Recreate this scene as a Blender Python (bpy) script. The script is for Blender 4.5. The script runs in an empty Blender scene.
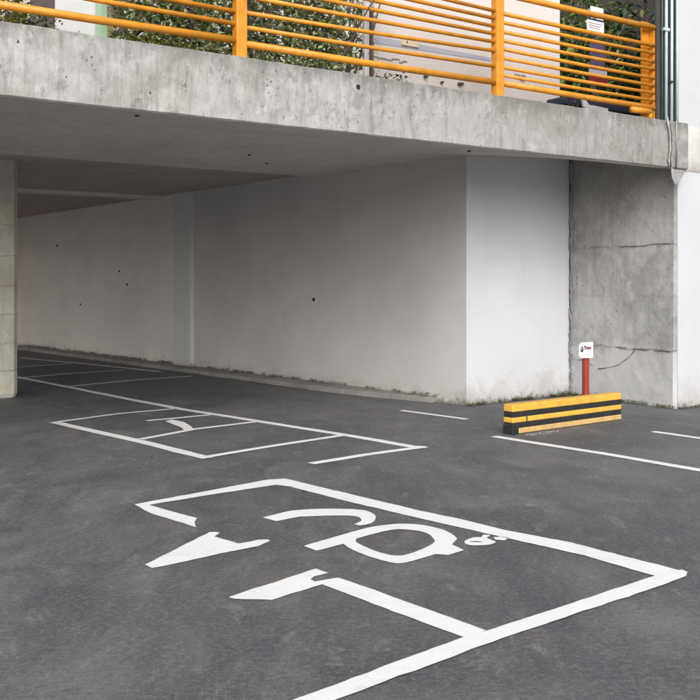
import bpy, bmesh, math, random
from mathutils import Vector, noise
from mathutils.geometry import tessellate_polygon
random.seed(7)
S = bpy.context.scene
COL = S.collection
R = math.radians
HZ = 287.0; EYE = 1.5                     # survey of the yard: eye height and horizon row
# ---------------------------------------------------------------- frames
F0 = Vector((-2.67, 7.63, 0)); E = Vector((.8209, .5711, 0)); N = Vector((-.5711, .8209, 0))
def ST(s, t, z=0.0):
    p = F0 + E*s + N*t
    return Vector((p.x, p.y, z))
def G(u, v):                               # point of the yard surface
    d = 1000*EYE/(v-HZ)
    return Vector(((u-350)/1000*d, d, 0))
def sU(u, t):                              # station along the terrace edge
    k = (u-350)/1000
    b = F0 + N*t
    return (k*b.y-b.x)/(E.x-k*E.y)
def zV(u, v, t):
    p = ST(sU(u, t), t)
    return EYE+(HZ-v)/1000*p.y
# ---------------------------------------------------------------- materials
def newmat(name):
    m = bpy.data.materials.new(name); m.use_nodes = True
    nt = m.node_tree; b = nt.nodes['Principled BSDF']
    return m, nt, b
def nd(nt, typ, **kw):
    n = nt.nodes.new(typ)
    for k, v in kw.items():
        if k in n.inputs: n.inputs[k].default_value = v
        else: setattr(n, k, v)
    return n
def pos(nt, scale=(1, 1, 1)):
    g = nd(nt, 'ShaderNodeNewGeometry'); mp = nd(nt, 'ShaderNodeMapping')
    nt.links.new(g.outputs['Position'], mp.inputs['Vector']); mp.inputs['Scale'].default_value = scale
    return mp.outputs[0]
def nz(nt, vec, scale, detail=6, rough=.6, dist=0.0):
    n = nd(nt, 'ShaderNodeTexNoise'); n.inputs['Scale'].default_value = scale
    n.inputs['Detail'].default_value = detail; n.inputs['Roughness'].default_value = rough
    n.inputs['Distortion'].default_value = dist
    nt.links.new(vec, n.inputs['Vector']); return n.outputs['Fac']
def rng(nt, x, a, b, c=0.0, d=1.0):
    n = nd(nt, 'ShaderNodeMapRange'); n.inputs[1].default_value = a; n.inputs[2].default_value = b
    n.inputs[3].default_value = c; n.inputs[4].default_value = d
    nt.links.new(x, n.inputs[0]); return n.outputs[0]
def mth(nt, op, a, b=None):
    n = nd(nt, 'ShaderNodeMath'); n.operation = op
    for i, x in enumerate((a, b)):
        if x is None: continue
        if isinstance(x, (int, float)): n.inputs[i].default_value = x
        else: nt.links.new(x, n.inputs[i])
    return n.outputs[0]
def mix(nt, f, a, b, mode='MIX'):
    n = nd(nt, 'ShaderNodeMix'); n.data_type = 'RGBA'; n.blend_type = mode
    if isinstance(f, (int, float)): n.inputs[0].default_value = f
    else: nt.links.new(f, n.inputs[0])
    for i, x in ((6, a), (7, b)):
        if isinstance(x, tuple): n.inputs[i].default_value = (x[0], x[1], x[2], 1)
        else: nt.links.new(x, n.inputs[i])
    return n.outputs[2]
def bump(nt, b, h, strength=.3, dist=.01):
    n = nd(nt, 'ShaderNodeBump'); n.inputs['Strength'].default_value = strength; n.inputs['Distance'].default_value = dist
    nt.links.new(h, n.inputs['Height']); nt.links.new(n.outputs[0], b.inputs['Normal'])
def g3(v, w=0.0): return (v*(1+w), v, v*(1-w))

def m_asphalt():
    m, nt, b = newmat('asphalt'); v = pos(nt)
    mp = nd(nt, 'ShaderNodeMapping'); g = nd(nt, 'ShaderNodeNewGeometry'); nt.links.new(g.outputs['Position'], mp.inputs[0])
    mp.inputs['Rotation'].default_value = (0, 0, R(-28)); mp.inputs['Scale'].default_value = (.95, .5, 1); vr = mp.outputs[0]
    big = nz(nt, vr, .55, 6, .62, .9); mid = nz(nt, vr, 2.1, 8, .68, .8); sm_ = nz(nt, vr, 7, 8, .72, .4)
    fine = nz(nt, v, 34, 5, .75); grain = nz(nt, v, 120, 3, .7)
    c = mix(nt, rng(nt, big, .36, .64), (.048, .053, .062), (.112, .113, .117))
    c = mix(nt, rng(nt, mid, .50, .74, 0, .5), c, (.205, .198, .190))
    c = mix(nt, rng(nt, mid, .47, .32, 0, .7), c, (.044, .048, .056))
    c = mix(nt, rng(nt, sm_, .52, .74, 0, .38), c, (.18, .178, .175))
    c = mix(nt, rng(nt, nz(nt, v, 1.3, 6, .65), .58, .72, 0, .38), c, (.17, .125, .092))
    ln = mth(nt, 'ABSOLUTE', mth(nt, 'SUBTRACT', nz(nt, vr, 1.1, 9, .62, 1.2), .5))
    c = mix(nt, mth(nt, 'MULTIPLY', rng(nt, ln, .010, 0), rng(nt, big, .48, .58, 0, .55)), c, (.035, .036, .040))
    ln2 = mth(nt, 'ABSOLUTE', mth(nt, 'SUBTRACT', nz(nt, pos(nt, (1.4, .4, 1)), 1.5, 9, .7, 1.6), .47))
    c = mix(nt, mth(nt, 'MULTIPLY', rng(nt, ln2, .014, 0), rng(nt, sm_, .5, .62, 0, .6)), c, (.25, .25, .25))
    c = mix(nt, rng(nt, fine, .50, .68, 0, .55), c, (.21, .188, .185))
    c = mix(nt, rng(nt, fine, .48, .30, 0, .6), c, (.040, .041, .045))
    c = mix(nt, rng(nt, grain, .54, .70, 0, .55), c, (.26, .258, .255))
    c = mix(nt, rng(nt, grain, .44, .30, 0, .55), c, (.025, .025, .028))
    nt.links.new(c, b.inputs['Base Color'])
    nt.links.new(rng(nt, mid, .3, .8, .6, .85), b.inputs['Roughness'])
    h = mth(nt, 'ADD', mth(nt, 'ADD', mth(nt, 'MULTIPLY', grain, .5), mth(nt, 'MULTIPLY', fine, .8)), mth(nt, 'MULTIPLY', mid, 1.5))
    bump(nt, b, h, .5, .012); return m
def m_paint():
    m, nt, b = newmat('road_paint'); v = pos(nt)
    c = mix(nt, rng(nt, nz(nt, v, 5, 5, .65), .45, .75, 0, .5), (.72, .72, .712), (.62, .615, .60))
    c = mix(nt, rng(nt, nz(nt, v, 90, 5, .75), .58, .70, 0, .5), c, (.25, .25, .25))
    c = mix(nt, rng(nt, nz(nt, v, 16, 9, .85, .5), .63, .70, 0, .75), c, (.12, .12, .12))
    c = mix(nt, rng(nt, nz(nt, v, 2.2, 8, .75, .8), .54, .70, 0, .35), c, (.36, .355, .345))
    nt.links.new(c, b.inputs['Base Color']); b.inputs['Roughness'].default_value = .7
    bump(nt, b, nz(nt, v, 180, 3, .7), .25, .003); return m
def m_wall(name, base, dirt_h=.35, blotch=.12, tint=0.0):
    m, nt, b = newmat(name); v = pos(nt)
    lo = tuple(x*(1-blotch) for x in base)
    c = mix(nt, rng(nt, nz(nt, v, .8, 5, .6), .35, .7), lo, base)
    c = mix(nt, rng(nt, nz(nt, pos(nt, (3, 3, .35)), 2.0, 5, .6), .58, .8, 0, .25), c, tuple(x*.72 for x in base))
    z = nd(nt, 'ShaderNodeSeparateXYZ'); nt.links.new(v, z.inputs[0])
    hn = mth(nt, 'ADD', z.outputs[2], rng(nt, nz(nt, v, 3.2, 8, .72, .7), .3, .7, -dirt_h*.75, dirt_h*.75))
    c = mix(nt, rng(nt, hn, dirt_h, -.05, 0, .62), c, (.33, .31, .27))
    hn2 = mth(nt, 'ADD', z.outputs[2], rng(nt, nz(nt, v, 9, 8, .75), .3, .7, -.08, .08))
    c = mix(nt, rng(nt, hn2, .085, .0, 0, .8), c, (.085, .08, .062))
    c = mix(nt, rng(nt, nz(nt, v, 26, 3, .5), .745, .76, 0, .6), c, (.15, .14, .13))
    nt.links.new(c, b.inputs['Base Color']); b.inputs['Roughness'].default_value = .82
    h = mth(nt, 'ADD', nz(nt, v, 35, 5, .65), mth(nt, 'MULTIPLY', nz(nt, v, 3, 3, .5), 2.0))
    bump(nt, b, h, .25, .006); return m
def m_conc(name, a, bcol, streak=.45, pits=True, stain=.5, seams=(), drift=False, blot_shade=False):
    m, nt, b = newmat(name); v = pos(nt)
    n1 = nz(nt, v, 1.3, 7, .65, .4); n2 = nz(nt, v, 6, 8, .7, .5); n3 = nz(nt, v, 45, 5, .7)
    st = nz(nt, pos(nt, (5, 5, .5)), 2.2, 7, .7, .2)
    c = mix(nt, rng(nt, n1, .33, .66), a, bcol)
    c = mix(nt, rng(nt, n2, .45, .75, 0, .55), c, tuple(min(1, x*1.22) for x in bcol))
    c = mix(nt, rng(nt, st, .5, .74, 0, streak), c, (a[0]*.5, a[1]*.485, a[2]*.45))
    c = mix(nt, rng(nt, nz(nt, v, 2.6, 8, .75, 1.0), .6, .72, 0, stain), c, (a[0]*.5, a[1]*.49, a[2]*.46))
    c = mix(nt, rng(nt, n3, .6, .8, 0, .35), c, tuple(x*.6 for x in a))
    hh = n2
    if name.startswith('column'):
        c = mix(nt, rng(nt, nz(nt, pos(nt, (1, 1, .7)), 3.4, 7, .7, .3), .54, .66, 0, .55), c, (.50, .43, .20))
    if blot_shade:
        c = mix(nt, rng(nt, nz(nt, pos(nt, (1, 1, .7)), 1.6, 10, .74, .1), .46, .62, 0, .5), c, (.17, .168, .155))
        c = mix(nt, rng(nt, nz(nt, pos(nt, (1, 1, .8)), 3.5, 10, .82, 0), .50, .62, 0, .5), c, (.50, .50, .495))
        z0 = nd(nt, 'ShaderNodeSeparateXYZ'); nt.links.new(v, z0.inputs[0])
        lw = mth(nt, 'ADD', z0.outputs[2], rng(nt, nz(nt, v, 2, 7, .7), .3, .7, -.2, .2))
        c = mix(nt, rng(nt, lw, .78, .62, 0, .45), c, (.54, .54, .545))
        c = mix(nt, rng(nt, lw, 1.9, 3.2, 0, .5), c, (.19, .18, .165))  # darker towards the top: shade below the slab put into the colour
    if drift:
        zz = nd(nt, 'ShaderNodeSeparateXYZ'); nt.links.new(v, zz.inputs[0])
        c = mix(nt, rng(nt, mth(nt, 'ADD', zz.outputs[0], rng(nt, n1, .3, .7, -1, 1)), -1.5, 3.5, 0, .6), c, tuple(x*.72 for x in a))
        edge = mth(nt, 'ADD', zz.outputs[2], rng(nt, nz(nt, pos(nt, (1, 1, .4)), 4, 8, .75), .3, .7, -.16, .16))
        c = mix(nt, rng(nt, edge, 3.36, 3.54, 0, .75), c, (.12, .115, .105))
        c = mix(nt, rng(nt, nz(nt, v, 2.3, 3, .5), .70, .76, 0, .35), c, (.42, .30, .21))
        c = mix(nt, rng(nt, nz(nt, v, 3.6, 9, .8, .6), .54, .63, 0, .6), c, (.17, .166, .155))
        c = mix(nt, rng(nt, nz(nt, v, .7, 7, .7, .5), .50, .64, 0, .6), c, (.20, .187, .165))
        c = mix(nt, rng(nt, nz(nt, pos(nt, (2.2, 2.2, .45)), 2.4, 9, .78, .3), .54, .66, 0, .55), c, (.14, .132, .12))
        c = mix(nt, rng(nt, nz(nt, v, 5, 9, .8, .3), .54, .62, 0, .28), c, (.55, .54, .52))
        sc = nz(nt, pos(nt, (7, 7, 2.2)), 1.6, 10, .75, .9)
        c = mix(nt, mth(nt, 'MULTIPLY', rng(nt, mth(nt, 'ABSOLUTE', mth(nt, 'SUBTRACT', sc, .62)), .02, 0), .8), c, (.05, .048, .045))
    if pits:
        p = nd(nt, 'ShaderNodeTexVoronoi'); p.inputs['Scale'].default_value = 13
        w = nz(nt, v, 9, 4, .6); nt.links.new(v, p.inputs['Vector'])
        pm = mth(nt, 'MULTIPLY', rng(nt, p.outputs['Distance'], .16, .07), rng(nt, nz(nt, v, 2.1, 3, .5), .5, .62))
        c = mix(nt, mth(nt, 'MULTIPLY', pm, .75), c, (.06, .055, .05))
        cr = nd(nt, 'ShaderNodeTexNoise'); cr.inputs['Scale'].default_value = 4.0; cr.inputs['Detail'].default_value = 10
        cr.inputs['Roughness'].default_value = .65; nt.links.new(pos(nt, (1.6, 1.6, .55)), cr.inputs['Vector'])
        line = rng(nt, mth(nt, 'ABSOLUTE', mth(nt, 'SUBTRACT', cr.outputs['Fac'], .5)), .006, 0)
        line = mth(nt, 'MULTIPLY', line, rng(nt, nz(nt, v, 1.7, 3, .5), .56, .62))
        c = mix(nt, mth(nt, 'MULTIPLY', line, .7), c, (.07, .065, .06))
        hh = mth(nt, 'SUBTRACT', n2, mth(nt, 'MULTIPLY', pm, 1.2))
    if seams:
        z = nd(nt, 'ShaderNodeSeparateXYZ'); nt.links.new(v, z.inputs[0])
        wob = rng(nt, nz(nt, v, 5, 7, .7), .3, .7, -.035, .035)
        for zs, w, k in seams:
            d = mth(nt, 'ABSOLUTE', mth(nt, 'SUBTRACT', mth(nt, 'ADD', z.outputs[2], wob), zs))
            brk = rng(nt, nz(nt, v, 3.3, 6, .7), .40, .52, .25, 1)
            f = mth(nt, 'MULTIPLY', mth(nt, 'MULTIPLY', rng(nt, d, w, w*.3), brk), k)
            c = mix(nt, f, c, (.07, .065, .055))
    nt.links.new(c, b.inputs['Base Color']); b.inputs['Roughness'].default_value = .88
    bump(nt, b, mth(nt, 'ADD', hh, mth(nt, 'MULTIPLY', n3, .5)), .45, .012); return m
def m_plain(name, col, rough=.5, metal=0.0, var=.18, sc=8, dirt=None, dk=.5):
    m, nt, b = newmat(name); v = pos(nt)
    c = mix(nt, rng(nt, nz(nt, v, sc, 6, .65), .3, .7), tuple(x*(1-var) for x in col), tuple(min(1, x*(1+var)) for x in col))
    if dirt: c = mix(nt, rng(nt, nz(nt, v, sc*2.3, 8, .75), .55, .72, 0, dk), c, dirt)
    nt.links.new(c, b.inputs['Base Color']); b.inputs['Roughness'].default_value = rough; b.inputs['Metallic'].default_value = metal
    bump(nt, b, nz(nt, v, 60, 4, .6), .12, .003); return m
def m_leaf(name, cols):
    m, nt, b = newmat(name)
    g = nd(nt, 'ShaderNodeNewGeometry'); r = nd(nt, 'ShaderNodeValToRGB')
    r.color_ramp.interpolation = 'LINEAR'
    el = r.color_ramp.elements
    while len(el) < len(cols): el.new(.5)
    for i, c in enumerate(cols):
        el[i].position = i/(len(cols)-1); el[i].color = (*c, 1)
    nt.links.new(g.outputs['Random Per Island'], r.inputs[0]); nt.links.new(r.outputs[0], b.inputs['Base Color'])
    b.inputs['Roughness'].default_value = .5
    b.inputs['Transmission Weight'].default_value = 0
    return m
M = {}
M['asphalt'] = m_asphalt(); M['paint'] = m_paint()
M['white'] = m_wall('white_plaster', (.58, .587, .605), .36, .09)
M['whiteright'] = m_wall('right_wall_plaster', (.53, .537, .555), .40, .10); M['inner'] = m_wall('garage_plaster', (.575, .56, .545), .22, .14)
M['inner2'] = m_wall('garage_plaster_warm', (.76, .71, .665), .2, .15)
M['pilaster'] = m_wall('pilaster_plaster', (.62, .62, .605), .2, .10)
M['fascia'] = m_conc('fascia_concrete', (.285, .282, .272), (.45, .445, .435), .75, drift=True)
M['soffit'] = m_conc('soffit_concrete', (.58, .545, .515), (.70, .655, .61), .35, False, .4)
M['pier'] = m_conc('pier_concrete', (.27, .27, .262), (.42, .42, .413), .4, True, .45, ((2.03, .018, .45), (.70, .014, .6), (1.38, .03, .15)), blot_shade=True)
M['column'] = m_conc('column_concrete', (.42, .41, .355), (.60, .58, .505), .35, True, .5, tuple((z, .010, .4) for z in (.36, .74, 1.12, 1.52, 1.92, 2.34)))
M['kerb'] = m_conc('kerb_concrete', (.17, .165, .155), (.27, .26, .245), .1, False, .55)
M['patch'] = m_conc('patched_render', (.42, .41, .385), (.54, .53, .50), .15, False, .2)
M['orange'] = m_plain('orange_rail_paint', (.60, .24, .016), .45, 0, .2, 7, (.30, .13, .04), .6)
M['yellow'] = m_plain('yellow_paint', (.66, .37, .05), .6, 0, .16, 9, (.30, .20, .09), .8)
M['fadedyellow'] = m_plain('faded_yellow_paint', (.52, .34, .13), .7, 0, .15, 12, (.42, .36, .28), .6)
M['black'] = m_plain('black_rubber', (.012, .012, .012), .75, 0, .3, 12, (.10, .095, .085), .6)
M['red'] = m_plain('red_post_paint', (.27, .032, .018), .45, 0, .15, 9)
M['signwhite'] = m_plain('sign_white', (.64, .64, .65), .4, 0, .03)
M['maroon'] = m_plain('maroon_ink', (.16, .012, .02), .5)
M['navy'] = m_plain('navy_ink', (.012, .018, .045), .5)
M['teal'] = m_plain('dark_teal_cladding', (.022, .05, .058), .45, .2, .3, 5)
M['pipe'] = m_plain('pale_blue_pipe', (.50, .60, .64), .4, .1, .12, 10)
M['pipegrey'] = m_plain('grey_conduit', (.34, .335, .32), .5, .2, .2, 10)
M['cable'] = m_plain('dark_cable', (.05, .045, .04), .6)
M['cream'] = m_plain('cream_board', (.57, .535, .51), .5, 0, .05, 1.3, (.6, .5, .44), .3)
M['socket'] = m_plain('socket_cream', (.62, .50, .37), .5, 0, .04)
M['band'] = m_plain('blue_grey_band', (.36, .37, .44), .5, 0, .12, 4)
M['ink'] = m_plain('grey_ink', (.22, .20, .17), .6)
M['brown'] = m_plain('dark_brown_wood', (.09, .07, .06), .6, 0, .25, 5)
M['greenpost'] = m_plain('pale_green_paint', (.36, .52, .36), .5, 0, .1, 5)
M['tanpost'] = m_plain('tan_paint', (.46, .42, .27), .5, 0, .12, 5)
M['bg'] = m_wall('facade_plaster', (.55, .53, .50), .1, .2)
M['purple'] = m_plain('purple_print', (.065, .05, .10), .5, 0, .4, 10, (.30, .10, .12), .9)
M['chrome'] = m_plain('pale_panel', (.72, .74, .76), .3, .1, .06)
M['soil'] = m_plain('soil', (.09, .07, .05), .9, 0, .4, 10)
M['bark'] = m_plain('bark', (.14, .105, .08), .9, 0, .35, 14)
M['leafmix'] = m_leaf('mixed_leaf', [(.05, .10, .04), (.18, .28, .08), (.11, .20, .07), (.42, .48, .20), (.46, .36, .22), (.26, .35, .13), (.55, .55, .45)])
M['leafdark'] = m_leaf('dark_leaf', [(.02, .04, .018), (.05, .10, .03), (.10, .18, .05), (.38, .44, .15)])
M['leafyel'] = m_leaf('yellow_leaf', [(.20, .22, .04), (.36, .34, .06), (.12, .17, .05)])
M['leafdry'] = m_leaf('dry_leaf', [(.20, .16, .12), (.34, .31, .27), (.10, .13, .06), (.27, .21, .16)])
M['moss'] = m_leaf('moss', [(.03, .04, .015), (.09, .10, .025), (.07, .055, .04), (.16, .15, .04)])
M['litter'] = m_leaf('litter', [(.04, .035, .03), (.10, .09, .07), (.03, .03, .028)])
# ---------------------------------------------------------------- mesh builder
def tag(o, label=None, cat=None, group=None, kind=None):
    if label: o['label'] = label
    if cat: o['category'] = cat
    if group: o['group'] = group
    if kind: o['kind'] = kind
    return o
def thing(name, loc, label, cat, group=None):
    o = bpy.data.objects.new(name, None); o.empty_display_size = .1; COL.objects.link(o); o.location = loc
    return tag(o, label, cat, group)
WORLD = {}
def wloc(o):
    return WORLD.get(o.name, o.location.copy())
class MB:
    def __init__(s): s.v = []; s.f = []
    def quad(s, *p):
        i = len(s.v); s.v += [Vector(q) for q in p]; s.f.append(tuple(range(i, i+len(p)))); return s
    def hexa(s, b, t):                     # bottom ring, top ring (ccw)
        i = len(s.v); n = len(b); s.v += [Vector(q) for q in b]+[Vector(q) for q in t]
        s.f.append(tuple(range(i+n-1, i-1, -1))); s.f.append(tuple(range(i+n, i+2*n)))
        for k in range(n): s.f.append((i+k, i+(k+1) % n, i+n+(k+1) % n, i+n+k))
        return s
    def box(s, s0, s1, t0, t1, z0, z1):
        q = [(s0, t0), (s1, t0), (s1, t1), (s0, t1)]
        return s.hexa([ST(a, b, z0) for a, b in q], [ST(a, b, z1) for a, b in q])
    def prism(s, pts, z0, z1):
        return s.hexa([Vector((p[0], p[1], z0)) for p in pts], [Vector((p[0], p[1], z1)) for p in pts])
    def tube(s, path, r, n=10, caps=True):
        path = [Vector(p) for p in path]; rings = []
        rs = r if isinstance(r, (list, tuple)) else [r]*len(path)
        for k, p in enumerate(path):
            d = (path[min(k+1, len(path)-1)]-path[max(k-1, 0)]).normalized()
            a = d.cross(Vector((0, 0, 1)))
            if a.length < .2: a = d.cross(Vector((1, 0, 0)))
            a.normalize(); b = d.cross(a)
            i = len(s.v); rings.append(i)
            for j in range(n):
                th = 2*math.pi*j/n
                s.v.append(p+a*math.cos(th)*rs[k]+b*math.sin(th)*rs[k])
        for k in range(len(path)-1):
            for j in range(n):
                s.f.append((rings[k]+j, rings[k]+(j+1) % n, rings[k+1]+(j+1) % n, rings[k+1]+j))
        if caps:
            s.f.append(tuple(rings[0]+j for j in range(n))); s.f.append(tuple(rings[-1]+j for j in reversed(range(n))))
        return s
    def grid(s, fn, us, vs):
        i = len(s.v); nv = len(vs)
        for u in us:
            for v in vs: s.v.append(Vector(fn(u, v)))
        for a in range(len(us)-1):
            for b in range(nv-1):
                s.f.append((i+a*nv+b, i+(a+1)*nv+b, i+(a+1)*nv+b+1, i+a*nv+b+1))
        return s
    def leaf(s, p, d, up, L, W):
        sd = d.cross(up).normalized()*W*.5; m = p+d*L*.5+up*W*.12
        i = len(s.v); s.v += [p, m+sd, p+d*L, m-sd]; s.f.append((i, i+1, i+2)); s.f.append((i, i+2, i+3))
    def build(s, name, mat, parent=None, origin=None, smooth=False, bevel=0, **kw):
        me = bpy.data.meshes.new(name)
        if parent is not None: org = wloc(parent)
        elif origin is not None: org = Vector(origin)
        else:
            xs = [v.x for v in s.v]; ys = [v.y for v in s.v]
            org = Vector(((min(xs)+max(xs))/2, (min(ys)+max(ys))/2, min(v.z for v in s.v)))
        me.from_pydata([tuple(v-org) for v in s.v], [], s.f); me.update()
        bm = bmesh.new(); bm.from_mesh(me)
        if kw.pop('fix', True): bmesh.ops.recalc_face_normals(bm, faces=bm.faces)
        bm.to_mesh(me); bm.free()
        me.materials.append(M[mat])
        if smooth: me.polygons.foreach_set('use_smooth', [True]*len(me.polygons))
        o = bpy.data.objects.new(name, me); COL.objects.link(o)
        if parent is not None: o.parent = parent; WORLD[o.name] = org
        else: o.location = org
        if bevel:
            b = o.modifiers.new('bevel', 'BEVEL'); b.width = bevel; b.segments = 2; b.limit_method = 'ANGLE'
        return tag(o, **kw)
def rough_grid(a, b, z0, z1, du, dz, amp, off=0.0):
    """upright face from a to b, slightly uneven"""
    pass
# ---------------------------------------------------------------- ground
gm = MB(); gm.quad((-260, -260, 0), (260, -260, 0), (260, 260, 0), (-260, 260, 0))
ground = gm.build('ground', 'asphalt', origin=(0, 0, 0), kind='structure')
ground['label'] = 'grey asphalt yard running under the terrace'
# painted markings -------------------------------------------------
def dens(pts, step=.22):
    out = []
    for a, b in zip(pts, pts[1:]):
        n = max(1, int((b-a).length/step))
        for k in range(n): out.append(a.lerp(b, k/n))
    out.append(pts[-1]); return out
def line(px, w, z, name='bay_line', label=None):
    p = dens([G(u, v) for u, v in px]); q = MB(); L = []; Rr = []
    for k, c in enumerate(p):
        d = (p[min(k+1, len(p)-1)]-p[max(k-1, 0)]).normalized(); n = Vector((-d.y, d.x, 0))
        wob = noise.noise(c*1.3)*.012
        wl = w/2*(1+.16*noise.noise(c*5+Vector((3, 0, 0))))+wob; wr = w/2*(1+.16*noise.noise(c*5+Vector((0, 9, 0))))-wob
        L.append(c+n*wl); Rr.append(c-n*wr)
    for k in range(len(p)-1):
        i = len(q.v)
        q.quad(*[Vector((a.x, a.y, z)) for a in (Rr[k], Rr[k+1], L[k+1], L[k])])
    o = q.build(name, 'paint', ground)
    if label: o['label'] = label
    return o
def cat(pts, n=6, closed=True):
    out = []; m = len(pts)
    for i in range(m):
        p0, p1, p2, p3 = [Vector((*pts[(i+k-1) % m], 0)) for k in range(4)]
        for j in range(n):
            t = j/n
            out.append(.5*((2*p1)+(-p0+p2)*t+(2*p0-5*p1+4*p2-p3)*t*t+(-p0+3*p1-3*p2+p3)*t**3))
    return [(p.x, p.y) for p in out]
def sm(pts, n=6):
    out = []; m = len(pts)
    for i in range(m-1):
        p0, p1, p2, p3 = [Vector((*pts[min(max(i+k-1, 0), m-1)], 0)) for k in range(4)]
        for j in range(n):
            t = j/n
            out.append(.5*((2*p1)+(-p0+p2)*t+(2*p0-5*p1+4*p2-p3)*t*t+(-p0+3*p1-3*p2+p3)*t**3))
    return [(p.x, p.y) for p in out]+[tuple(pts[-1])]
def shape(loops, z, name, label=None, jit=.007):
    polys = []
    for lp in loops:
        p = [G(u, v) for u, v in lp]; p = dens(p+[p[0]], .045)[:-1]
        polys.append([Vector((a.x+jit*noise.noise(a*9)+jit*.5*noise.noise(a*40), a.y+jit*noise.noise(a*9+Vector((5, 5, 5)))+jit*.5*noise.noise(a*40+Vector((2, 2, 2))), z)) for a in p])
    tri = tessellate_polygon(polys); q = MB(); q.v = [v for p in polys for v in p]; q.f = [tuple(t) for t in tri]
    o = q.build(name, 'paint', ground, fix=False)
    for pl in o.data.polygons:
        if pl.normal.z < 0: pl.flip()
    if label: o['label'] = label
    return o
shape([[(134.6, 504.8), (268, 480), (285, 479), (350, 494.5), (420, 511.2), (460, 519.5), (507, 531), (571, 543), (612, 553.8), (657, 565), (681, 571.5), (686, 575), (678, 579.5),
        (656, 576.8), (620, 566.5), (584, 556), (507, 538.6), (460, 528), (420, 518.9), (350, 502.4), (290, 487), (276, 485.2), (205, 496), (148.3, 505.5), (197, 518.7), (194.6, 522.5), (196, 527.6), (150, 513.5)]],
      .004, 'bay_outline', 'broken white outline of the near bay')
shape([[(190, 742), (297.7, 700), (400, 661.5), (463.5, 638.4), (488, 631.4), (540, 614.5), (656.5, 576.2), (682, 570.5), (687, 573), (686, 577), (657, 588), (590, 610), (486, 645.2), (400, 677.3), (330, 703.5), (235, 742)]],
      .006, 'bay_line', 'wide white line across the near end of the bay')
shape([[(228, 598), (315.7, 569.3), (328.6, 573.6), (314, 577), (311, 580), (315, 582.5), (338, 578), (400, 600), (486, 631), (466, 639), (400, 614.5), (322, 585), (307, 589.4), (272, 600.6), (234, 599.3)]],
      .004, 'arrow_line', 'white divider with a pointed end')
shape([[(145.5, 565), (205.4, 534.6), (209, 532.7), (215, 532.2), (219.5, 533.2), (214.6, 536.9), (238.6, 544.2), (258, 540.4), (268, 540), (270, 541.5), (258, 546.7), (221.4, 554), (164.3, 566.6), (151.7, 568.6)]],
      .004, 'arrow_marking', 'solid white wedge like an arrow head')
shape([[(262.5, 518)]+sm([(280, 513.8), (293, 511), (320, 509.4), (345, 509.4), (361, 510.5), (371, 513), (376, 518), (371.5, 523.6), (360, 526)])+sm([(354.5, 524.6), (360.5, 521.5), (360, 518.3), (354, 516.6), (340, 516), (300, 517)])+[(276, 521.7)]],
      .004, 'bay_symbol', 'white hooked stroke of the bay symbol')
shape([[(304, 546.6)]+sm([(350, 533), (367, 528.4), (384, 525.6), (404.9, 524.3), (423.4, 525.8), (442, 530), (453, 535.2), (456.3, 540), (451.8, 545.2)])+[ (464.3, 550.5), (448.5, 555.5), (435.5, 554.6)]+sm([(406.7, 563.2), (398, 564), (388, 562.4), (374, 558.6), (356, 552), (343, 544.6)])+[(317, 551.4)],
       cat([(390, 530.6), (406.7, 529.9), (425.3, 533.2), (433.8, 539.5), (431.5, 545.3), (408.6, 554.6), (396, 556.2), (380, 553), (360, 545), (356.5, 541), (361, 537.8)], 4)],
      .004, 'bay_symbol', 'large white looped stroke of the bay symbol')
shape([cat([(465, 541.5), (471.7, 538.2), (481, 537.7), (484, 535.4), (490.6, 535.8), (487, 538.6), (493, 541), (495.9, 543), (488.4, 545.3), (473.6, 545.9), (466, 544.5)], 3),
       cat([(469, 542.0), (477, 541.7), (483, 542.6), (475, 542.7)], 3)], .004, 'bay_symbol', 'small white blob mark near the bay edge')
shape([[(493.5, 537.9), (501.4, 536.9), (508, 538.2), (504.2, 541), (496.3, 540.4)]], .004, 'bay_symbol', 'tiny white dab near the bay edge')
line([(-40, 367), (21.4, 378), (68.6, 387.3), (114, 396.4), (177, 408.6), (259, 421.6), (345, 435.2), (412, 447), (426, 447.6)], .115, .004, label='long white line past the garage mouth')
line([(54, 422.4), (130, 439.5), (207.5, 458.4)], .12, .004)
line([(55, 422.6), (120, 414), (177, 408.8)], .085, .006)
line([(141, 439.7), (194, 429.6), (259, 421.8)], .085, .006)
line([(147, 421.2), (182, 418), (218, 414.4)], .085, .006)
shape([[(165, 421.8), (172, 420.2), (184, 422.6), (191, 427), (194, 430.2), (184, 430.8), (181, 428), (173.7, 425.2)]], .008, 'bay_symbol', 'white curved wedge in the middle bay', 0)
line([(207, 457.4), (275, 446), (345, 435.3)], .09, .006)
line([(311, 464.2), (365, 455.4), (425, 447.2)], .10, .006)
line([(21.4, 378), (72, 373.6), (123, 370.4)], .085, .006)
line([(68.6, 386.8), (130, 380.8), (192, 376.2)], .085, .006)
line([(20, 367.2), (71, 363.8)], .085, .006)
line([(20, 357.9), (90, 364.4), (160, 371.8)], .10, .004)
line([(401, 410.6), (467, 419.5)], .085, .004, label='white line running up to the white corner')
line([(494, 436.6), (600, 453.4), (700, 470.6), (780, 484)], .105, .004, label='white line passing in front of the striped barrier')
line([(653, 431.8), (700, 438.4), (780, 449.5)], .095, .004, label='short white line at the right edge')
# ---------------------------------------------------------------- walls
C = ST(8.17, 0); P570 = ST(8.285, 1.876); P467 = Vector((1.47, 12.6, 0)); P24 = Vector((-8.02, 24.6, 0))
wd = (P24-P467).normalized(); wn = Vector((wd.y*1, -wd.x, 0))
if wn.dot(Vector((0, 0, 0))-P467) < 0: wn = -wn            # points into the garage
def W(a, off=0.0, z=0.0):
    p = P467+wd*a+wn*off; return Vector((p.x, p.y, z))
Lw = (P24-P467).length
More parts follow.
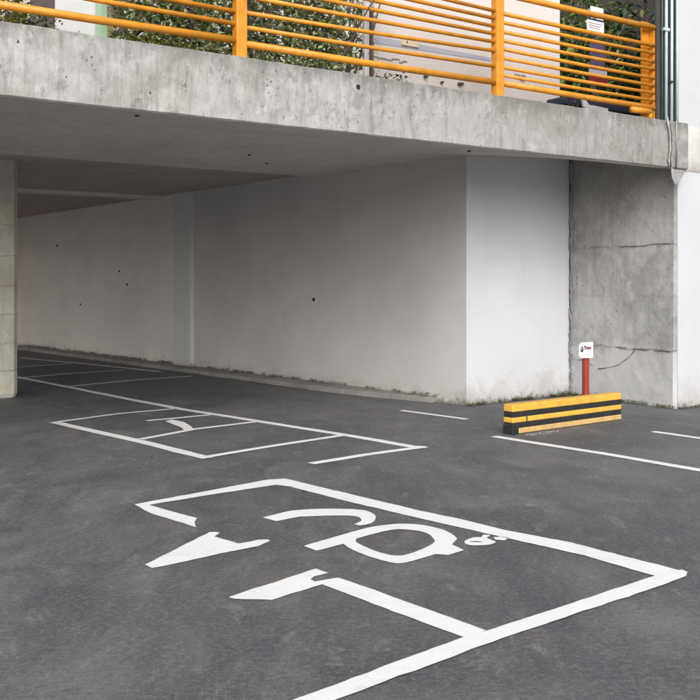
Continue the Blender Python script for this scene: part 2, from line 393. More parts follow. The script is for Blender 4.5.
# side wall of the garage (thing) : plaster, warm far panel, pilaster, end face
t1 = .452*Lw; t2 = .492*Lw
sw = thing('garage_wall', W(Lw/2, -.15), 'long plastered garage wall running back into the dark from the white corner', 'wall')
MB().prism([W(.013, 0), W(t1, 0), W(t1, -.3), W(.013, -.3)], 0, 3.225).build('wall_panel', 'inner', sw)
MB().prism([W(t2, 0), W(Lw+.3, 0), W(Lw+.3, -.3), W(t2, -.3)], 0, 3.225).build('wall_panel', 'inner2', sw, label='warmer toned rear stretch of the wall')
MB().prism([W(t1, .07), W(t2, .07), W(t2, -.3), W(t1, -.3)], 0, 3.222).build('pilaster', 'pilaster', sw, label='shallow grey green pilaster')
for a, z in ((9.6, 1.55), (9.95, 1.82), (13.2, 2.45), (11.9, 1.12), (3.25, 1.31)):
    c = W(a, .004, z); MB().tube([c-wn*.02, c+wn*.008], random.uniform(.02, .035), 7).build('anchor_hole', 'black', sw)
# right facing white face
fd = (P570-P467).normalized(); fn = Vector((fd.y, -fd.x, 0))
A0 = P467-fn*0; q = [P467, P570, P570-fn*.25, P467-fn*.25]
wf = MB(); wf.prism([W(.011, .002), P467+wn*.002, P570-fd*.012, P570-fn*.3-fd*.012, W(.011, -.31)], 0, 3.42)
wf.build('white_block', 'white', label='white plastered block face between the garage opening and raw concrete', cat='wall', bevel=.012)
# raw concrete pier
pier = thing('concrete_pier', ST(8.4, 1), 'raw grey concrete pier wall with cracks behind the red sign post', 'wall')
def pier_pt(t, z, lift):
    o = .006*noise.noise(Vector((t*2, z*2, 3)))+.004*noise.noise(Vector((t*9, z*9, 1)))
    return ST(8.17+(.115*t/1.876)-lift-o, t, z)
def lift_of(z): return .0 if z > 2.03 else (.008 if z > .70 else .018)
pb = MB()
zs = []
z = 0
while z < 3.4: zs.append(z); z += .085
zs += [3.4]
for zz in (.70, 2.03):
    zs += [zz-.002, zz+.002]
zs = sorted(zs); ts = [i*.09 for i in range(1, 21)]+[1.87]
pb.grid(lambda t, z: pier_pt(t, z, lift_of(z)), [.07]+ts[1:], zs)
pb.grid(lambda k, z: pier_pt(.07, z, lift_of(z)) if k == 0 else ST(8.2, .02, z), [0, 1], zs)
pb.box(8.30, 8.45, .05, 1.87, 0, 3.4)
pb.build('pier_face', 'pier', pier)
# crack pieces (irregular dark gaps)
def crack(pts, w, name='crack', mat='cable', parent=pier):
    p = dens([Vector((a, b, 0)) for a, b in pts], .035); k = MB()
    L = []; Rr = []
    for i, c in enumerate(p):
        d = (p[min(i+1, len(p)-1)]-p[max(i-1, 0)]).normalized(); n = Vector((-d.y, d.x, 0))
        ww = w*max(.12, .6+1.1*noise.noise(c*14+Vector((i*.3, 0, 0)))); jx = n*w*.9*noise.noise(c*8)
        L.append(c+jx+n*ww); Rr.append(c+jx-n*ww)
    def put(c): return ST(8.17+(.115*c.x/1.876)-lift_of(c.y)-.0125, c.x, c.y)
    for i in range(len(p)-1): k.quad(put(L[i]), put(L[i+1]), put(Rr[i+1]), put(Rr[i]))
    return k.build(name, mat, parent)
crack([(1.32, .40), (1.15, .43), (.98, .47), (.82, .56), (.72, .64), (.66, .71)], .006)
crack([(1.0, .71), (.8, .705), (.62, .70), (.3, .705), (.1, .70)], .006)
crack([(1.85, .52), (1.7, .50), (1.55, .51), (1.42, .44)], .004)
crack([(.95, 2.03), (.7, 2.02), (.4, 2.04), (.12, 2.04)], .005)
# vertical joint debris between white block and pier
jm = MB()
for k in range(150):
    z = random.uniform(.02, 3.2); r = random.uniform(.006, .018)*(1.4 if noise.noise(Vector((0, 0, z*4))) > .1 else .7)
    c = ST(8.285-.02-random.uniform(0, .02), 1.86-random.uniform(0, .05), z)
    jm.tube([c-Vector((0, 0, r*2.5)), c+Vector((random.uniform(-.01, .01), 0, r*2.5))], [r*.6, r], 5)
jm.tube([ST(8.27+.006*math.sin(z*7), 1.845, z) for z in [i*.1 for i in range(0, 32)]], .012, 6)
jm.build('joint_filler', 'kerb', pier, label='ragged dark joint strip')
# right white wall
rw = thing('white_wall', ST(12, .2), 'bright white plastered wall at the right edge, taller than the terrace', 'wall')
MB().box(8.19, 16, 0.012, .30, 0, 9.0).build('wall_panel', 'whiteright', rw, bevel=.01)
# ---------------------------------------------------------------- terrace slab
ter = thing('terrace_slab', ST(0, 5), 'long weathered concrete terrace slab carrying the orange railing over the garage', 'terrace')
SE = 8.30
def zmax(s): return 3.17+.13*min(1, max(0, (s-6.2)/1.0))
def ztop(s): return 3.52+.006*noise.noise(Vector((s*1.7, 0, 0)))+.006*noise.noise(Vector((s*7, 2, 0)))
def zlow(s): return 2.95+.004*noise.noise(Vector((s*3, 5, 0)))
ss = [-2.6+i*.16 for i in range(int((SE+2.6)/.16))]+[SE]
SJ = sU(371, -.05); ss = sorted(ss+[SJ-.02, SJ-.009, SJ-.007, SJ, SJ+.007, SJ+.009])
fz = [0, .02, .12, .25, .4, .55, .7, .85, .96, .98, 1]
def face(s, k):
    z = zlow(s)+(ztop(s)-zlow(s))*k
    n = .007*noise.noise(Vector((s*1.1, z*2, 0)))+.003*noise.noise(Vector((s*8, z*8, 4)))
    ch = .014 if k in (0, 1) else 0
    ch += .01*max(0, noise.noise(Vector((s*5, k*9, 7)))) if k in (0, 1) else 0
    jn = .012 if abs(s-SJ) < .008 else (0 if s < SJ else .004)
    return ST(s, -.05+ch+n+jn, z)
MB().grid(face, ss, fz).build('fascia', 'fascia', ter, smooth=False, label='mottled pale concrete edge face')
def sof(s, t):
    k = min(1, t/1.8); k = k*k*(3-2*k)*.5+k*.5
    z = zlow(s)+(zmax(s)-zlow(s))*k
    z += .006*noise.noise(Vector((s*.9, t*.9, 2)))*min(1, t)
    return ST(s, (-.036 if t == 0 else t), z)
ts2 = [0, .3, .6, .9, 1.2, 1.5, 1.8, 2.3, 3, 3.8, 4.6, 5.0]
sb = MB(); sb.grid(sof, ss, ts2)
sb.grid(lambda s, k: sof(s, 5.0) if k == 0 else ST(s, 5.002, 3.24), ss, [0, 1])
sb.build('soffit', 'soffit', ter, smooth=False, label='grey brown underside of the slab')
M['soffit2'] = m_conc('soffit_dark_concrete', (.38, .365, .34), (.48, .46, .43), .1, False, .3)  # darker stained concrete for the second ceiling bay
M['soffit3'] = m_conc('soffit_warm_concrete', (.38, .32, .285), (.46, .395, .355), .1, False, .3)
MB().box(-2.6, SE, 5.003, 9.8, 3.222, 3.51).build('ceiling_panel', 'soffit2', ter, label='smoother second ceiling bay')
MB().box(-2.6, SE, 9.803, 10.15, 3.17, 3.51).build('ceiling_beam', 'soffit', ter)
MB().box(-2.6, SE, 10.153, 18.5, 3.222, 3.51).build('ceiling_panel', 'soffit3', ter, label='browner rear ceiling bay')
MB().box(-2.6, SE-.002, -.03, 18.5, 3.512, 3.514+.001).build('terrace_floor', 'kerb', ter)
MB().box(8.46, 14, .305, 18.5, 0, 3.513).build('base_block', 'kerb', ter)
# end cap of slab
MB().quad(ST(SE, -.04, 2.96), ST(SE, 0.01, 2.96), ST(SE, 0.01, 3.51), ST(SE, -.04, 3.51)).build('end_face', 'fascia', ter)
# small holes, chips
hc = ST(sU(358, -.05), -.05, zV(358, 87, -.05))
MB().tube([hc+N*.03, hc-N*.006], .025, 9).build('drain_hole', 'black', ter)
for u, v, r in ((150, 90, .01), (92, 62, .008), (18, 39, .012), (66, 74, .01),(310, 88, .008)):
    c = ST(sU(u, -.05), -.05, zV(u, v, -.05)); MB().tube([c+N*.02+Vector((0, 0, .02)), c-N*.004-Vector((0, 0, .03))], r*.8, 6).build('chip', 'cable', ter)
for s, t in ((sU(137, .3), .3), (4.0, 3.3), (4.6, 3.9), (5.2, .5)):
    c = sof(s, t); MB().tube([c+Vector((0, 0, .03)), c-Vector((0, 0, .012))], .02, 7).build('anchor_hole', 'black', ter)
c = ST(sU(502, .1), .1, 2.955); MB().tube([c+Vector((0, 0, .03)), c, c-Vector((0, 0, .012))], [.035, .035, .022], 14).build('soffit_lamp', 'signwhite', ter, smooth=True)
# patch of concrete lapping over the white wall
def patch(a, b):
    s = SE+.002+a*(.36+.05*noise.noise(Vector((b*3, 0, 0)))); z = 2.93+b*.57
    if a == 1 and b > .9: s -= .05
    return ST(s, -.016+(.026 if a in (0, 1) or b in (0, 1) else 0)+.004*noise.noise(Vector((s*9, z*9, 0))), z)
MB().grid(patch, [0, .06, .3, .5, .7, .94, 1], [0, .06, .3, .5, .7, .94, 1]).build('render_patch', 'patch', rw, smooth=True)
# ---------------------------------------------------------------- garage enclosure
gb = MB(); p = ST(5.3, 17.3)
gb.box(2.2, 5.6, 17.25, 17.5, 0, 3.222)
gb.build('rear_wall', 'inner2', label='dark rear wall closing the far end of the garage', cat='wall')
def column(s0, t0, w, first):
    c = thing('concrete_column', ST(s0+w/2, t0+w/2), 'square cast concrete column with faint yellow stains, standing in the garage mouth', 'column')
    m = MB(); ch = .06
    oct_ = [(s0+ch, t0), (s0+w-ch, t0), (s0+w, t0+ch), (s0+w, t0+w-ch), (s0+w-ch, t0+w), (s0+ch, t0+w), (s0, t0+w-ch), (s0, t0+ch)]
    def ring(z, k=1.0):
        cx, cy = s0+w/2, t0+w/2
        return [ST(cx+(a-cx)*k, cy+(b-cy)*k, z) for a, b in oct_]
    levels = [(0, .93), (.06, 1)]
    for z in (.36, .74, 1.12, 1.52, 1.92, 2.34): levels += [(z-.008, 1), (z, .985), (z+.008, 1)]
    levels += [(2.62, 1)]
    i0 = len(m.v)
    for z, k in levels: m.v += ring(z, k)
    for a in range(len(levels)-1):
        for j in range(8): m.f.append((i0+a*8+j, i0+a*8+(j+1) % 8, i0+(a+1)*8+(j+1) % 8, i0+(a+1)*8+j))
    m.build('shaft', 'column', c)
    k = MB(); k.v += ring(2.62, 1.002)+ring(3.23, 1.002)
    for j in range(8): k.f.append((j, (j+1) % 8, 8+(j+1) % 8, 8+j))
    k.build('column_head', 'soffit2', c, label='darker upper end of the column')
    return c
column(1.30, 5.95, .60, True)
# low kerb along the wall foot
kb = MB(); n = 60
def kerb_w(a): return .36 if a > 2.2 else .36*max(.06, (a+.0)/2.2)
prof = []
for i in range(n+1):
    a = .55+(Lw-.6)*i/n; w = kerb_w(a)+.012*noise.noise(Vector((a*2, 0, 0)))
    prof.append([W(a, .003, .004), W(a, .003, .075), W(a, w-.02, .065+.005*noise.noise(Vector((a*4, 1, 0)))), W(a, w, .045), W(a, w+.008, .0)])
for i in range(n):
    for j in range(4): kb.quad(prof[i][j], prof[i+1][j], prof[i+1][j+1], prof[i][j+1])
kb.quad(*prof[0][::-1])
kb.build('kerb', 'kerb', kind='structure')
# moss, litter along feet of the walls
mo = MB()
def clump(c, r, n, h=.03):
    for _ in range(n):
        p = c+Vector((random.gauss(0, r), random.gauss(0, r), random.uniform(0, h)))
        d = Vector((random.uniform(-1, 1), random.uniform(-1, 1), random.uniform(-.1, .7))).normalized()
        mo.leaf(p, d, Vector((random.uniform(-.4, .4), random.uniform(-.4, .4), 1)).normalized(), random.uniform(.010, .032), random.uniform(.006, .018))
for i in range(170):
    a = random.uniform(0, 1); c = P467.lerp(P570, a)+fn*random.uniform(.0, .05)
    if noise.noise(Vector((a*7, 0, 0))) > -.15: clump(c, .02, 10, .03)
for i in range(150):
    t = random.uniform(0.02, 1.85); c = ST(8.14+.115*t/1.876-random.uniform(0, .06), t)
    if noise.noise(Vector((t*4, 3, 0))) > -.2: clump(c, .02, 10, .035)
for i in range(60):
    c = ST(8.15+random.uniform(0, 1.5), -.02-random.uniform(0, .05)); clump(c, .02, 8, .025)
for c in (ST(8.05, 1.75), ST(8.1, 1.3), ST(7.9, 1.55)): clump(c, .07, 160, .09)
mo.build('moss_fringe', 'moss', kind='stuff', label='mossy dirt fringe along the foot of the white block and pier', fix=False)
mo = MB()
for i in range(420):
    a = random.uniform(.5, Lw-.3)
    if noise.noise(Vector((a*1.6, 8, 0))) > -.22: clump(W(a, random.uniform(.01, .09), .072), .02, 9, .035)
for i in range(120):
    a = random.uniform(4, Lw-.3); clump(W(a, kerb_w(a)+random.uniform(.0, .04), .0), .02, 5, .012)
mo.build('leaf_litter', 'litter', kind='stuff', label='dark leaf litter lying on the kerb along the garage wall', fix=False)
mo = MB()
for i in range(120):
    p = G(random.uniform(-50, 760), 440+abs(random.gauss(0, 90))); r = random.uniform(.003, .006)
    mo.tube([p, p+Vector((0, 0, r*.8))], [r, r*.5], 5)
mo.build('grit', 'asphalt', kind='stuff', label='scattered grit on the asphalt')
# ---------------------------------------------------------------- barrier
bl = Vector((1.65, 10.13, 0)); br = Vector((3.07, 11.30, 0)); bd = (br-bl).normalized(); bn = Vector((-bd.y, bd.x, 0)); BL = (br-bl).length
barr = thing('barrier', (bl+br)/2, 'low yellow and black striped barrier beam on the asphalt in front of the concrete pier', 'barrier')
def BP(a, o, z): p = bl+bd*a+bn*o; return Vector((p.x, p.y, z))
def bbox(m, a0, a1, o0, o1, z0, z1, z0b=None, z1b=None):
    z0b = z0 if z0b is None else z0b; z1b = z1 if z1b is None else z1b
    return m.hexa([BP(a0, o0, z0), BP(a1, o0, z0b), BP(a1, o1, z0b), BP(a0, o1, z0)], [BP(a0, o0, z1), BP(a1, o0, z1b), BP(a1, o1, z1b), BP(a0, o1, z1)])
bbox(MB(), .003, BL-.003, .003, .127, .0, .292).build('core', 'black', barr, bevel=.006)
bbox(MB(), 0, BL, 0, .13, .228, .305).build('stripe', 'yellow', barr, bevel=.012)
bbox(MB(), 0, BL, 0, .13, .118, .176).build('stripe', 'yellow', barr, bevel=.010)
bbox(MB(), .09, BL, 0, .13, .004, .064).build('stripe', 'fadedyellow', barr, bevel=.010, label='faded scuffed lowest yellow band')
bbox(MB(), -.004, .075, -.003, .133, .001, .10).build('foot', 'black', barr, bevel=.01)
bbox(MB(), .205, .222, -.003, .05, .116, .178).build('joint', 'cable', barr)
mo = MB()
for i in range(50):
    p = BP(random.uniform(.1, .6), random.gauss(-.10, .04), 0); mo.tube([p, p+Vector((0, 0, .006))], [.012, .006], 5)
mo.build('plaster_crumbs', 'kerb', kind='stuff', label='pale crumbs beside the striped barrier')
# ---------------------------------------------------------------- sign post
spd = 12.45; sp = Vector(((585.6-350)/1000*spd, spd, 0))
sign = thing('sign_post', sp, 'red post with a small white sign standing behind the striped barrier', 'sign')
a = .034
def SPt(x, y, z): q = sp+Vector((.93, .37, 0))*x+Vector((-.37, .93, 0))*y; return Vector((q.x, q.y, z))
MB().hexa([SPt(-a, -a, 0), SPt(a, -a, 0), SPt(a, a, 0), SPt(-a, a, 0)], [SPt(-a, -a, .64), SPt(a, -a, .64), SPt(a, a, .64), SPt(-a, a, .64)]).build('post', 'red', sign, bevel=.006)
zc = EYE+(HZ-350)/1000*spd
pts = [(-.135, -.07), (-.105, -.095), (.06, -.10), (.075, -.09), (.075, .10), (-.095, .10), (-.13, .065)]
m = MB(); m.hexa([SPt(x, -a-.018, zc+z) for x, z in pts], [SPt(x, -a-.006, zc+z) for x, z in pts]); m.build('sign_plate', 'signwhite', sign, bevel=.002)
m = MB(); m.quad(*[SPt(-.090+.022*math.cos(t*.45), -a-.0195, zc+.012+.036*math.sin(t*.45)) for t in range(14)]); m.build('round_mark', 'navy', sign)
m = MB(); m.quad(*[SPt(-.094+.009*math.cos(t*.45), -a-.0210, zc+.020+.015*math.sin(t*.45)) for t in range(14)]); m.build('round_mark', 'band', sign)
def text(body, size, mat, parent, base, xdir, up=Vector((0, 0, 1)), bold=.0, name='lettering'):
    cu = bpy.data.curves.new('t', 'FONT'); cu.body = body; cu.size = size; cu.offset = bold
    o = bpy.data.objects.new('t', cu); COL.objects.link(o); bpy.context.view_layer.update()
    me = bpy.data.meshes.new_from_object(o.evaluated_get(bpy.context.evaluated_depsgraph_get()))
    bpy.data.objects.remove(o); org = wloc(parent)
    for v in me.vertices: v.co = base+xdir*v.co.x+up*v.co.y-org
    me.materials.clear(); me.materials.append(M[mat]); me.name = name
    o = bpy.data.objects.new(name, me); COL.objects.link(o); o.parent = parent; return o
text('Tors', .052, 'maroon', sign, SPt(-.060, -a-.0195, zc+.014), Vector((.93, .37, 0)), bold=.0045)
# ---------------------------------------------------------------- railing
TZ = 3.52
rl = thing('railing', ST(2, .08, TZ), 'orange painted metal railing along the terrace edge', 'railing')
def rp(u, h, t=.06): return ST(sU(u, t), t, TZ+h)
def post(u, w, h=1.13, t0=.02, t1=.11, name='post'):
    s = sU(u, .06); MB().box(s-w/2, s+w/2, t0, t1, TZ-.01, TZ+h).build(name, 'orange', rl, bevel=.006)
    MB().box(s-w/2-.02, s+w/2+.02, t0-.015, t1+.02, TZ-.004, TZ+.012).build('base_plate', 'orange', rl)
post(240, .105); post(498, .108); post(-70, .105)
def rail(ua, ub, ha, hb, r):
    a = rp(ua, ha); b = rp(ub, hb); mid = a.lerp(b, .5)-Vector((0, 0, .006))
    MB().tube([a, mid, b], r, 12).build('rail', 'orange', rl, smooth=True)
for ha, hb, r in ((.148, .166, .034), (.325, .31, .022), (.44, .42, .022), (.57, .56, .022), (.70, .70, .022), (.84, .84, .022), (1.1, 1.1, .035)): rail(-66, 236, ha, hb, r)
for ha, hb, r in ((.145, .157, .034), (.294, .326, .020), (.425, .49, .020), (.57, .585, .020), (.69, .67, .020), (.79, .75, .020), (.88, .835, .020), (.98, .915, .020), (1.12, 1.12, .035)): rail(244, 494, ha, hb, r)
for h0, h1, r in ((.158, .15, .034), (.245, .24, .020), (.33, .33, .021), (.43, .42, .021), (.525, .51, .021), (.615, .62, .021), (.71, .71, .021), (.81, .815, .021), (.905, .907, .024), (1.116, 1.125, .034)): rail(502, 655, h0, h1, r)
s = sU(647, .12); MB().box(s-.075, s+.075, .13, .16, TZ-.01, TZ+1.20).build('end_plate', 'orange', rl, bevel=.006, label='wide flat orange end plate')
s = sU(655, .06); MB().box(s-.028, s+.028, .05, .13, TZ-.01, TZ+1.12).build('end_post', 'orange', rl, bevel=.006)
foot = [rp(631, .085), rp(646, .085), rp(651, .085), rp(651, -.01)]
MB().tube([rp(631, .085, .04), rp(650, .09, .04)], .038, 10).build('end_bracket', 'orange', rl, smooth=True)
MB().tube([rp(650, .11, .04), rp(650, 0, .04)], .03, 10).build('end_bracket', 'orange', rl, smooth=True)
# thin brown stake
s = sU(371, .22); MB().box(s-.014, s+.014, .20, .23, TZ-.05, TZ+.75).build('stake', 'brown', label='thin dark brown stake beside the white post, behind the railing', cat='stake')
s = sU(366, .35); MB().box(s-.03, s+.03, .33, .37, TZ-.01, TZ+2.2).build('white_post', 'signwhite', label='slim white upright at the end of the shrubs', cat='post')
# ---------------------------------------------------------------- behind railing
# building above
fac = thing('upper_building', ST(0, 5, TZ), 'pale building facade standing back on the terrace behind the plants', 'building')
MB().box(-2.6, sU(556, 3.6), 3.6, 4.0, TZ-.004, 11.0).build('facade', 'bg', fac)
MB().box(sU(556, 3.6)+.003, 14, 3.6, 4.0, TZ-.004, 11.0).build('facade', 'brown', fac, label='dark stretch of facade behind the leafy bushes')
# white wall panel at left
s0, s1 = sU(55, 1.0), sU(98, 1.0)
MB().box(s0, s1, 1.0, 1.12, TZ-.004, TZ+3).build('white_partition', 'signwhite', label='plain white wall panel left of the pale green post', cat='wall')
s0, s1 = sU(37, 1.05), sU(55, 1.0)-.004
MB().box(s0, s1, 1.0, 1.25, TZ-.004, TZ+3).build('brown_pillar', 'brown', label='dark grey brown pillar at the left end of the terrace', cat='pillar')
s0, s1 = sU(98.6, .9), sU(106, .9)
gp = thing('door_frame_post', ST((s0+s1)/2, .9, TZ), 'pale green and tan upright between the white panel and the shrubs', 'post')
MB().box(s0, s1, .86, .98, TZ-.004, TZ+3).build('green_side', 'greenpost', gp, bevel=.004)
MB().box(s1+.002, s1+.055, .88, .98, TZ-.004, TZ+3).build('tan_side', 'tanpost', gp, bevel=.004)
s0, s1 = sU(112, 1.0), sU(121, 1.0)
MB().box(s0, s1, 1.0, 1.08, TZ-.004, TZ+3).build('white_jamb', 'signwhite', label='narrow white strip just right of the tan and green upright', cat='post')
# cream hoarding
hs0, hs1 = sU(374, .75), sU(560, .75)
hb = thing('cream_partition', ST((hs0+hs1)/2, .8, TZ), 'long cream board partition with a socket plate behind the railing', 'partition')
MB().box(hs0, hs1, .75, .80, TZ+.02, TZ+2.3).build('board', 'cream', hb, bevel=.004)
def onb(u, v): return ST(sU(u, .745), .745, zV(u, v, .745))
MB().quad(onb(375, 36), onb(500, 59.5), onb(500, 62.5), onb(375, 43)).build('painted_band', 'band', hb)
a = onb(401, 33); b_ = onb(418, 49); m = MB(); s_a, s_b = sU(401, .745), sU(418, .745); zt, zb = a.z, b_.z+.01
m.box(s_a, s_b, .725, .747, zb, zt-.02); m.build('socket_plate', 'socket', hb, bevel=.003)
for v in (.35, .68): 
    zz = zb+(zt-.02-zb)*v; MB().box(s_a+.06, s_a+.075, .718, .727, zz-.008, zz+.008).build('screw', 'brown', hb)
for u, v, w in ((425, 77, .02), (441, 83, .008), (460, 84.5, .035)):
    c = onb(u, v); s = sU(u, .745); MB().box(s-w, s+w*.6, .70, .745, c.z-.012, c.z+.014).build('foot_bracket', 'cable', hb)
s = sU(463, .745); MB().box(s-.008, s+.012, .72, .745, TZ+.05, TZ+.16).build('foot_bracket', 'cable', hb)
c = onb(405, 25.5); s = sU(405, .745); MB().box(s-.05, s+.035, .738, .747, c.z-.006, c.z+.006).build('mark', 'cable', hb)
rnd = random.Random(3)
for k in range(9):
    u = 376+k*3.6; c = onb(u, 57.5+k*.55+rnd.uniform(-1.5, 1.5)); s = sU(u, .745)
    MB().box(s-.03, s+.03, .741, .7445, c.z-.004-.002*(k % 3), c.z+.004).build('scribble', 'ink', hb)
text('SMNIER', .062, 'ink', hb, onb(514.5, 77.2)-N*.004, E*.9, bold=.002)
text('WLF', .05, 'ink', hb, onb(519.5, 81.2)-N*.004, E*.9, bold=.002)
# plants
def shrub(name, s0, s1, t0, t1, h, n, mat, label, cat='shrub', L=(.05, .10), stems=6, group=None, dense=1.0, base=TZ):
    c = thing(name, ST((s0+s1)/2, (t0+t1)/2, base), label, cat, group)
    tips = []
    for k in range(stems):
        st = MB()
        a = ST(random.uniform(s0, s1), random.uniform(t0, t1), base-.01); p = [a]
        d = Vector((random.uniform(-.35, .35), random.uniform(-.35, .35), 1)).normalized()
        hh = h*random.uniform(.55, 1.0)
        for j in range(4):
            d = (d+Vector((random.uniform(-.25, .25), random.uniform(-.25, .25), 0))).normalized(); p.append(p[-1]+d*hh/4)
        r = .006+.006*h
        st.tube(p, [r, r*.85, r*.7, r*.5, r*.3], 6); tips += p[1:]
        for _ in range(3):
            b = p[random.randint(1, 3)]; e = b+Vector((random.uniform(-.12, .12), random.uniform(-.12, .12), random.uniform(.05, .25)))*h; st.tube([b, (b+e)/2+Vector((0, 0, .02)), e], [r*.5, r*.4, r*.2], 5); tips += [(b+e)/2, e]
        st.build('stem', 'bark', c)
    lf = MB(); sp = h*.13+.03
    for k in range(n):
        b = random.choice(tips) if random.random() < .75 else ST(random.uniform(s0, s1), random.uniform(t0, t1), base+random.uniform(0, h*.5))
        p = b+Vector((random.gauss(0, sp), random.gauss(0, sp), random.gauss(0, sp)))
        q_ = p-F0; a_, b_ = q_.dot(E), q_.dot(N)
        a_ = min(max(a_, s0-.05-.05*random.random()), s1+.03+.05*random.random()); b_ = max(b_, t0-.08*random.random())
        p = ST(a_, b_, max(p.z, base+.005))
        d = Vector((random.uniform(-1, 1), random.uniform(-1, 1), random.uniform(-.6, .6))).normalized()
        up = Vector((random.uniform(-.7, .7), random.uniform(-.7, .7), 1)).normalized()
        l = random.uniform(*L); lf.leaf(p, d, up, l, l*random.uniform(.4, .6))
    lf.build('leaves', mat, c, fix=False)
    return c
shrub('yellow_shrub', sU(-30, .5), sU(10, .5), .35, .7, .34, 380, 'leafyel', 'low yellow green plant at the far left end of the terrace', stems=5)
shrub('dry_shrub', sU(2, .5), sU(36, .6), .35, .8, .30, 700, 'leafdry', 'grey dry scrubby plant beside the dark pillar', L=(.02, .05), stems=14)
shrub('dark_shrub', sU(34, .4), sU(54, .4), .3, .6, .24, 350, 'leafdark', 'small dark plant at the foot of the dark pillar', L=(.03, .06))
shrub('dry_tuft', sU(56, .4), sU(98, .4), .5, .8, .14, 360, 'leafdry', 'thin dry tuft at the foot of the white panel', L=(.02, .04), stems=12)
cols = [(130, 168, 'leafmix', 'bushy shrub nearest the pale green upright', 1.5), (160, 205, 'leafmix', 'shrub with brownish leaves in the middle left of the terrace', 1.3),
        (200, 245, 'leafmix', 'shrub growing directly behind the first orange post', 1.5), (246, 290, 'leafmix', 'shrub just right of the first orange post', 1.4),
        (286, 330, 'leafmix', 'full green shrub midway between the orange post and the white upright', 1.5), (326, 362, 'leafmix', 'shrub touching the slim white upright', 1.6)]
for ua, ub, mt, lb, h in cols:
    shrub('shrub', sU(ua, .6), sU(ub-9, .6), .42, .95, h, 1900, mt, lb, L=(.04, .10), stems=9, group='shrubs along the left half of the terrace')
for k, (ua, ub) in enumerate(((132, 180), (180, 234), (248, 305), (300, 360))):
    shrub('ground_plant', sU(ua, .45), sU(ub-4, .45), .33, .58, .17, 1300, 'leafyel' if k == 0 else 'leafmix',
          ['low yellowish ground plant at the left foot of the shrubs', 'low ground plant left of the first orange post', 'low ground plant right of the first orange post', 'low ground plant beside the thin brown stake'][k], 'plant', L=(.03, .06), stems=16, group='low plants at the foot of the shrubs')
shrub('small_bush', sU(376, .4), sU(394, .4), .28, .5, .13, 420, 'leafdark', 'small dark bush at the left foot of the cream partition', L=(.03, .06), stems=7)
shrub('leafy_bush', sU(566, 1.1), sU(606, 1.1), .9, 1.7, 1.9, 3600, 'leafdark', 'tall leafy bush at the right end of the cream partition', L=(.07, .15), stems=10)
shrub('leafy_bush', sU(600, 1.3), sU(645, 1.3), 1.0, 1.8, 1.9, 3600, 'leafdark', 'tall dark bush behind the orange end plate', L=(.07, .15), stems=10)
shrub('dry_weed', sU(552, .35), sU(578, .35), .28, .5, .12, 220, 'leafdry', 'dry weeds beside the dark bench with pale trim', L=(.02, .05), stems=8)
# notice board on stand behind rail
s0, s1 = sU(587.5, .5), sU(604, .5)
nb = thing('notice_stand', ST((s0+s1)/2, .5, TZ), 'white notice above a purple poster on a stand behind the right railing', 'notice')
zt, zb = zV(596, 7, .5), zV(596, 36, .5); zm = zV(596, 20, .5)
MB().box((s0+s1)/2-.02, (s0+s1)/2+.02, .52, .55, TZ-.005, zt-.05).build('stand_pole', 'cable', nb)
MB().box(s0+.06, s1-.01, .50, .512, zm+.01, zt).build('notice_sheet', 'signwhite', nb)
MB().box(s0, s1, .50, .512, zb, zm-.012).build('notice_sheet', 'signwhite', nb)
MB().box(s0-.004, s1, .497, .514, zm-.010, zm+.006).build('clip_bar', 'navy', nb)
text('OSE', .075, 'navy', nb, ST(s0+.02, .4955, zm+.015), E, bold=.002)
for k in range(3): MB().box(s0+.02, s1-.03-.03*k, .4965, .499, zm-.05-.028*k, zm-.044-.028*k).build('printed_line', 'ink', nb)
for k, (pa, pb_, mt) in enumerate(((.10, .60, 'maroon'), (.66, .9, 'band'))):
    q0 = zV(600, 70, .5)-.16; MB().box(s0+.04, s1+.06, .503, .515, q0+k*.085, q0+.07+k*.085).build('poster', mt, nb)
MB().box(s0+.06, s1+.01, .50, .512, zV(600, 70, .5), zb-.06).build('poster', 'purple', nb)
# low bench with pale trim
s0, s1 = sU(572, .3), sU(628, .3)
be = thing('dark_bench', ST((s0+s1)/2, .35, TZ), 'low dark bench with a pale angled trim at the foot of the right railing', 'bench')
MB().box(s0-.1, s1+.15, .30, .62, TZ+.10, TZ+.20).build('seat', 'navy', be, bevel=.02)
for a in (s0, s1): MB().box(a-.03, a+.03, .33, .6, TZ-.003, TZ+.098).build('leg', 'black', be)
zz = TZ
m = MB(); tr = [(sU(583, .25), .185), (sU(586, .25), .185), (sU(590, .25), .125), (sU(609, .25), .115), (sU(609, .25), .055), (sU(588, .25), .065), (sU(584.5, .25), .09)]
m.hexa([ST(a, .26, TZ+z) for a, z in tr], [ST(a, .29, TZ+z) for a, z in tr]); m.build('trim', 'chrome', be, bevel=.004)
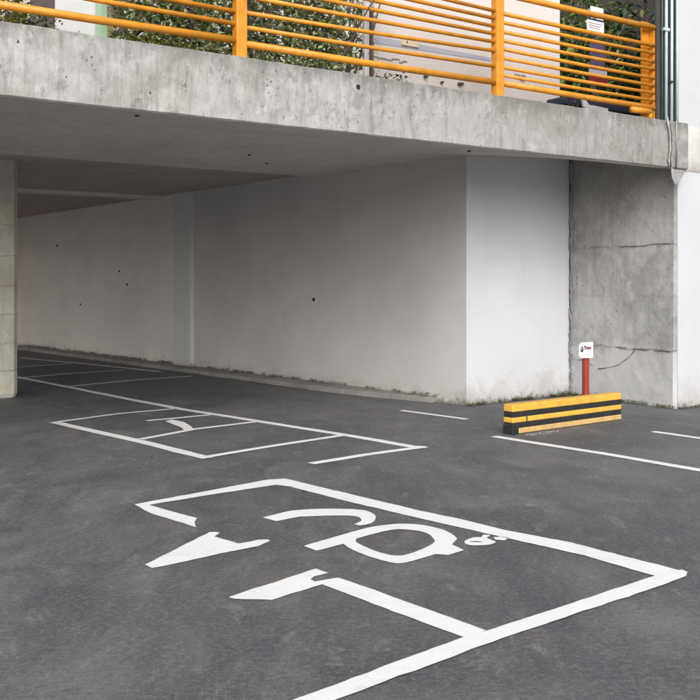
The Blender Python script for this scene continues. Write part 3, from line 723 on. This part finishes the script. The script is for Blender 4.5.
# ---------------------------------------------------------------- pipes by the right wall
pc = thing('pipe_riser', ST(8.1, .3, TZ), 'bundle of pale pipes on dark teal cladding at the right end of the terrace', 'pipes')
MB().box(sU(658, .04), 8.185, .04, .10, TZ-.003, 9).build('cladding', 'teal', pc)
MB().box(sU(656.5, .02), sU(659.5, .02), .015, .038, TZ-.003, 9).build('corner_trim', 'cable', pc)
for u, r, mt in ((666, .019, 'pipe'), (671.6, .017, 'pipegrey'), (677, .019, 'pipe'), (662, .010, 'brown')):
    s = sU(u, 0); MB().tube([ST(s, 0, TZ-.004), ST(s+.004, 0, TZ+1.2), ST(s, 0, 9)], r, 12).build('pipe', mt if mt != 'pipegrey' else 'chrome', pc, smooth=True)
s = sU(665.5, 0); MB().box(s-.05, s+.045, -.03, .03, zV(665, 31, 0), zV(665, 28, 0)).build('clamp', 'pipe', pc)
s = sU(670, 0); MB().box(s-.012, s+.02, -.03, .03, zV(670, 83, 0), zV(670, 81, 0)).build('clamp', 'cable', pc)
# conduit and cable down the fascia
cb = thing('conduit', ST(8.1, -.07, 2.9), 'cable and thin conduit with a pointed end box hanging down the slab end', 'conduit')
def fp(u, v, t=-.075): return ST(sU(u, t), t, zV(u, v, t))
MB().tube([ST(sU(666, .3), .25, TZ+.06), fp(667, 117, .0), fp(668, 122), fp(669.5, 130), fp(670.5, 142), fp(670.5, 152), fp(669, 160), fp(670, 166), fp(674, 171)], .014, 8).build('cable', 'pipegrey', cb, smooth=True)
MB().tube([fp(669.5, 124, -.085), fp(671.5, 134, -.09), fp(671.5, 150, -.085), fp(670, 158, -.085), fp(671, 167, -.09)], .009, 8).build('cable', 'cable', cb, smooth=True)
MB().tube([ST(sU(677, .0), .0, TZ+.03), fp(676.5, 122), fp(676.5, 168)], .010, 8).build('conduit_pipe', 'pipegrey', cb, smooth=True)
m = MB(); pts = [(671, 169), (684, 170.5), (683.5, 175), (675.5, 185), (672, 178)]
m.hexa([fp(u, v, -.06) for u, v in pts], [fp(u, v, -.10) for u, v in pts]); m.build('end_box', 'pipegrey', cb, bevel=.003)
for u in (676, 679, 682): MB().tube([fp(u, 172, -.10), fp(u, 172, -.104)], .007, 6).build('fixing', 'cable', cb)
# ---------------------------------------------------------------- camera
cd = bpy.data.cameras.new('camera'); cam = bpy.data.objects.new('camera', cd); COL.objects.link(cam)
cam.location = (0, 0, EYE); cam.rotation_euler = (R(90), 0, 0)
cd.sensor_width = 36; cd.lens = 36*1000/700; cd.shift_x = 0; cd.shift_y = -(350-HZ)/700; cd.clip_end = 1500; cd.clip_start = .05
S.camera = cam
# ---------------------------------------------------------------- light
w = bpy.data.worlds.new('World'); S.world = w; w.use_nodes = True; nt = w.node_tree
bg = nt.nodes['Background']; sky = nt.nodes.new('ShaderNodeTexSky'); sky.sky_type = 'NISHITA'; sky.sun_disc = False
AZ = R(176); EL = R(33)          # azimuth from +Y clockwise
sky.sun_elevation = EL; sky.sun_rotation = AZ; sky.dust_density = 4; sky.air_density = 1.0; sky.ozone_density = 1.0
hs = nt.nodes.new('ShaderNodeHueSaturation'); hs.inputs['Saturation'].default_value = .22
nt.links.new(sky.outputs[0], hs.inputs['Color']); nt.links.new(hs.outputs[0], bg.inputs['Color']); bg.inputs['Strength'].default_value = .15
ld = bpy.data.lights.new('sun', 'SUN'); ld.energy = .8; ld.angle = R(50); ld.color = (1, .97, .93)
sun = bpy.data.objects.new('sun', ld); COL.objects.link(sun)
sd = Vector((math.sin(AZ)*math.cos(EL), math.cos(AZ)*math.cos(EL), math.sin(EL)))
sun.rotation_euler = sd.to_track_quat('Z', 'Y').to_euler(); sun.location = (6, -6, 12)
S.view_settings.view_transform = 'Standard'; S.view_settings.look = 'None'; S.view_settings.exposure = 0.62; S.view_settings.gamma = 1
S.render.engine = 'CYCLES'
S.cycles.max_bounces = 8; S.cycles.diffuse_bounces = 6
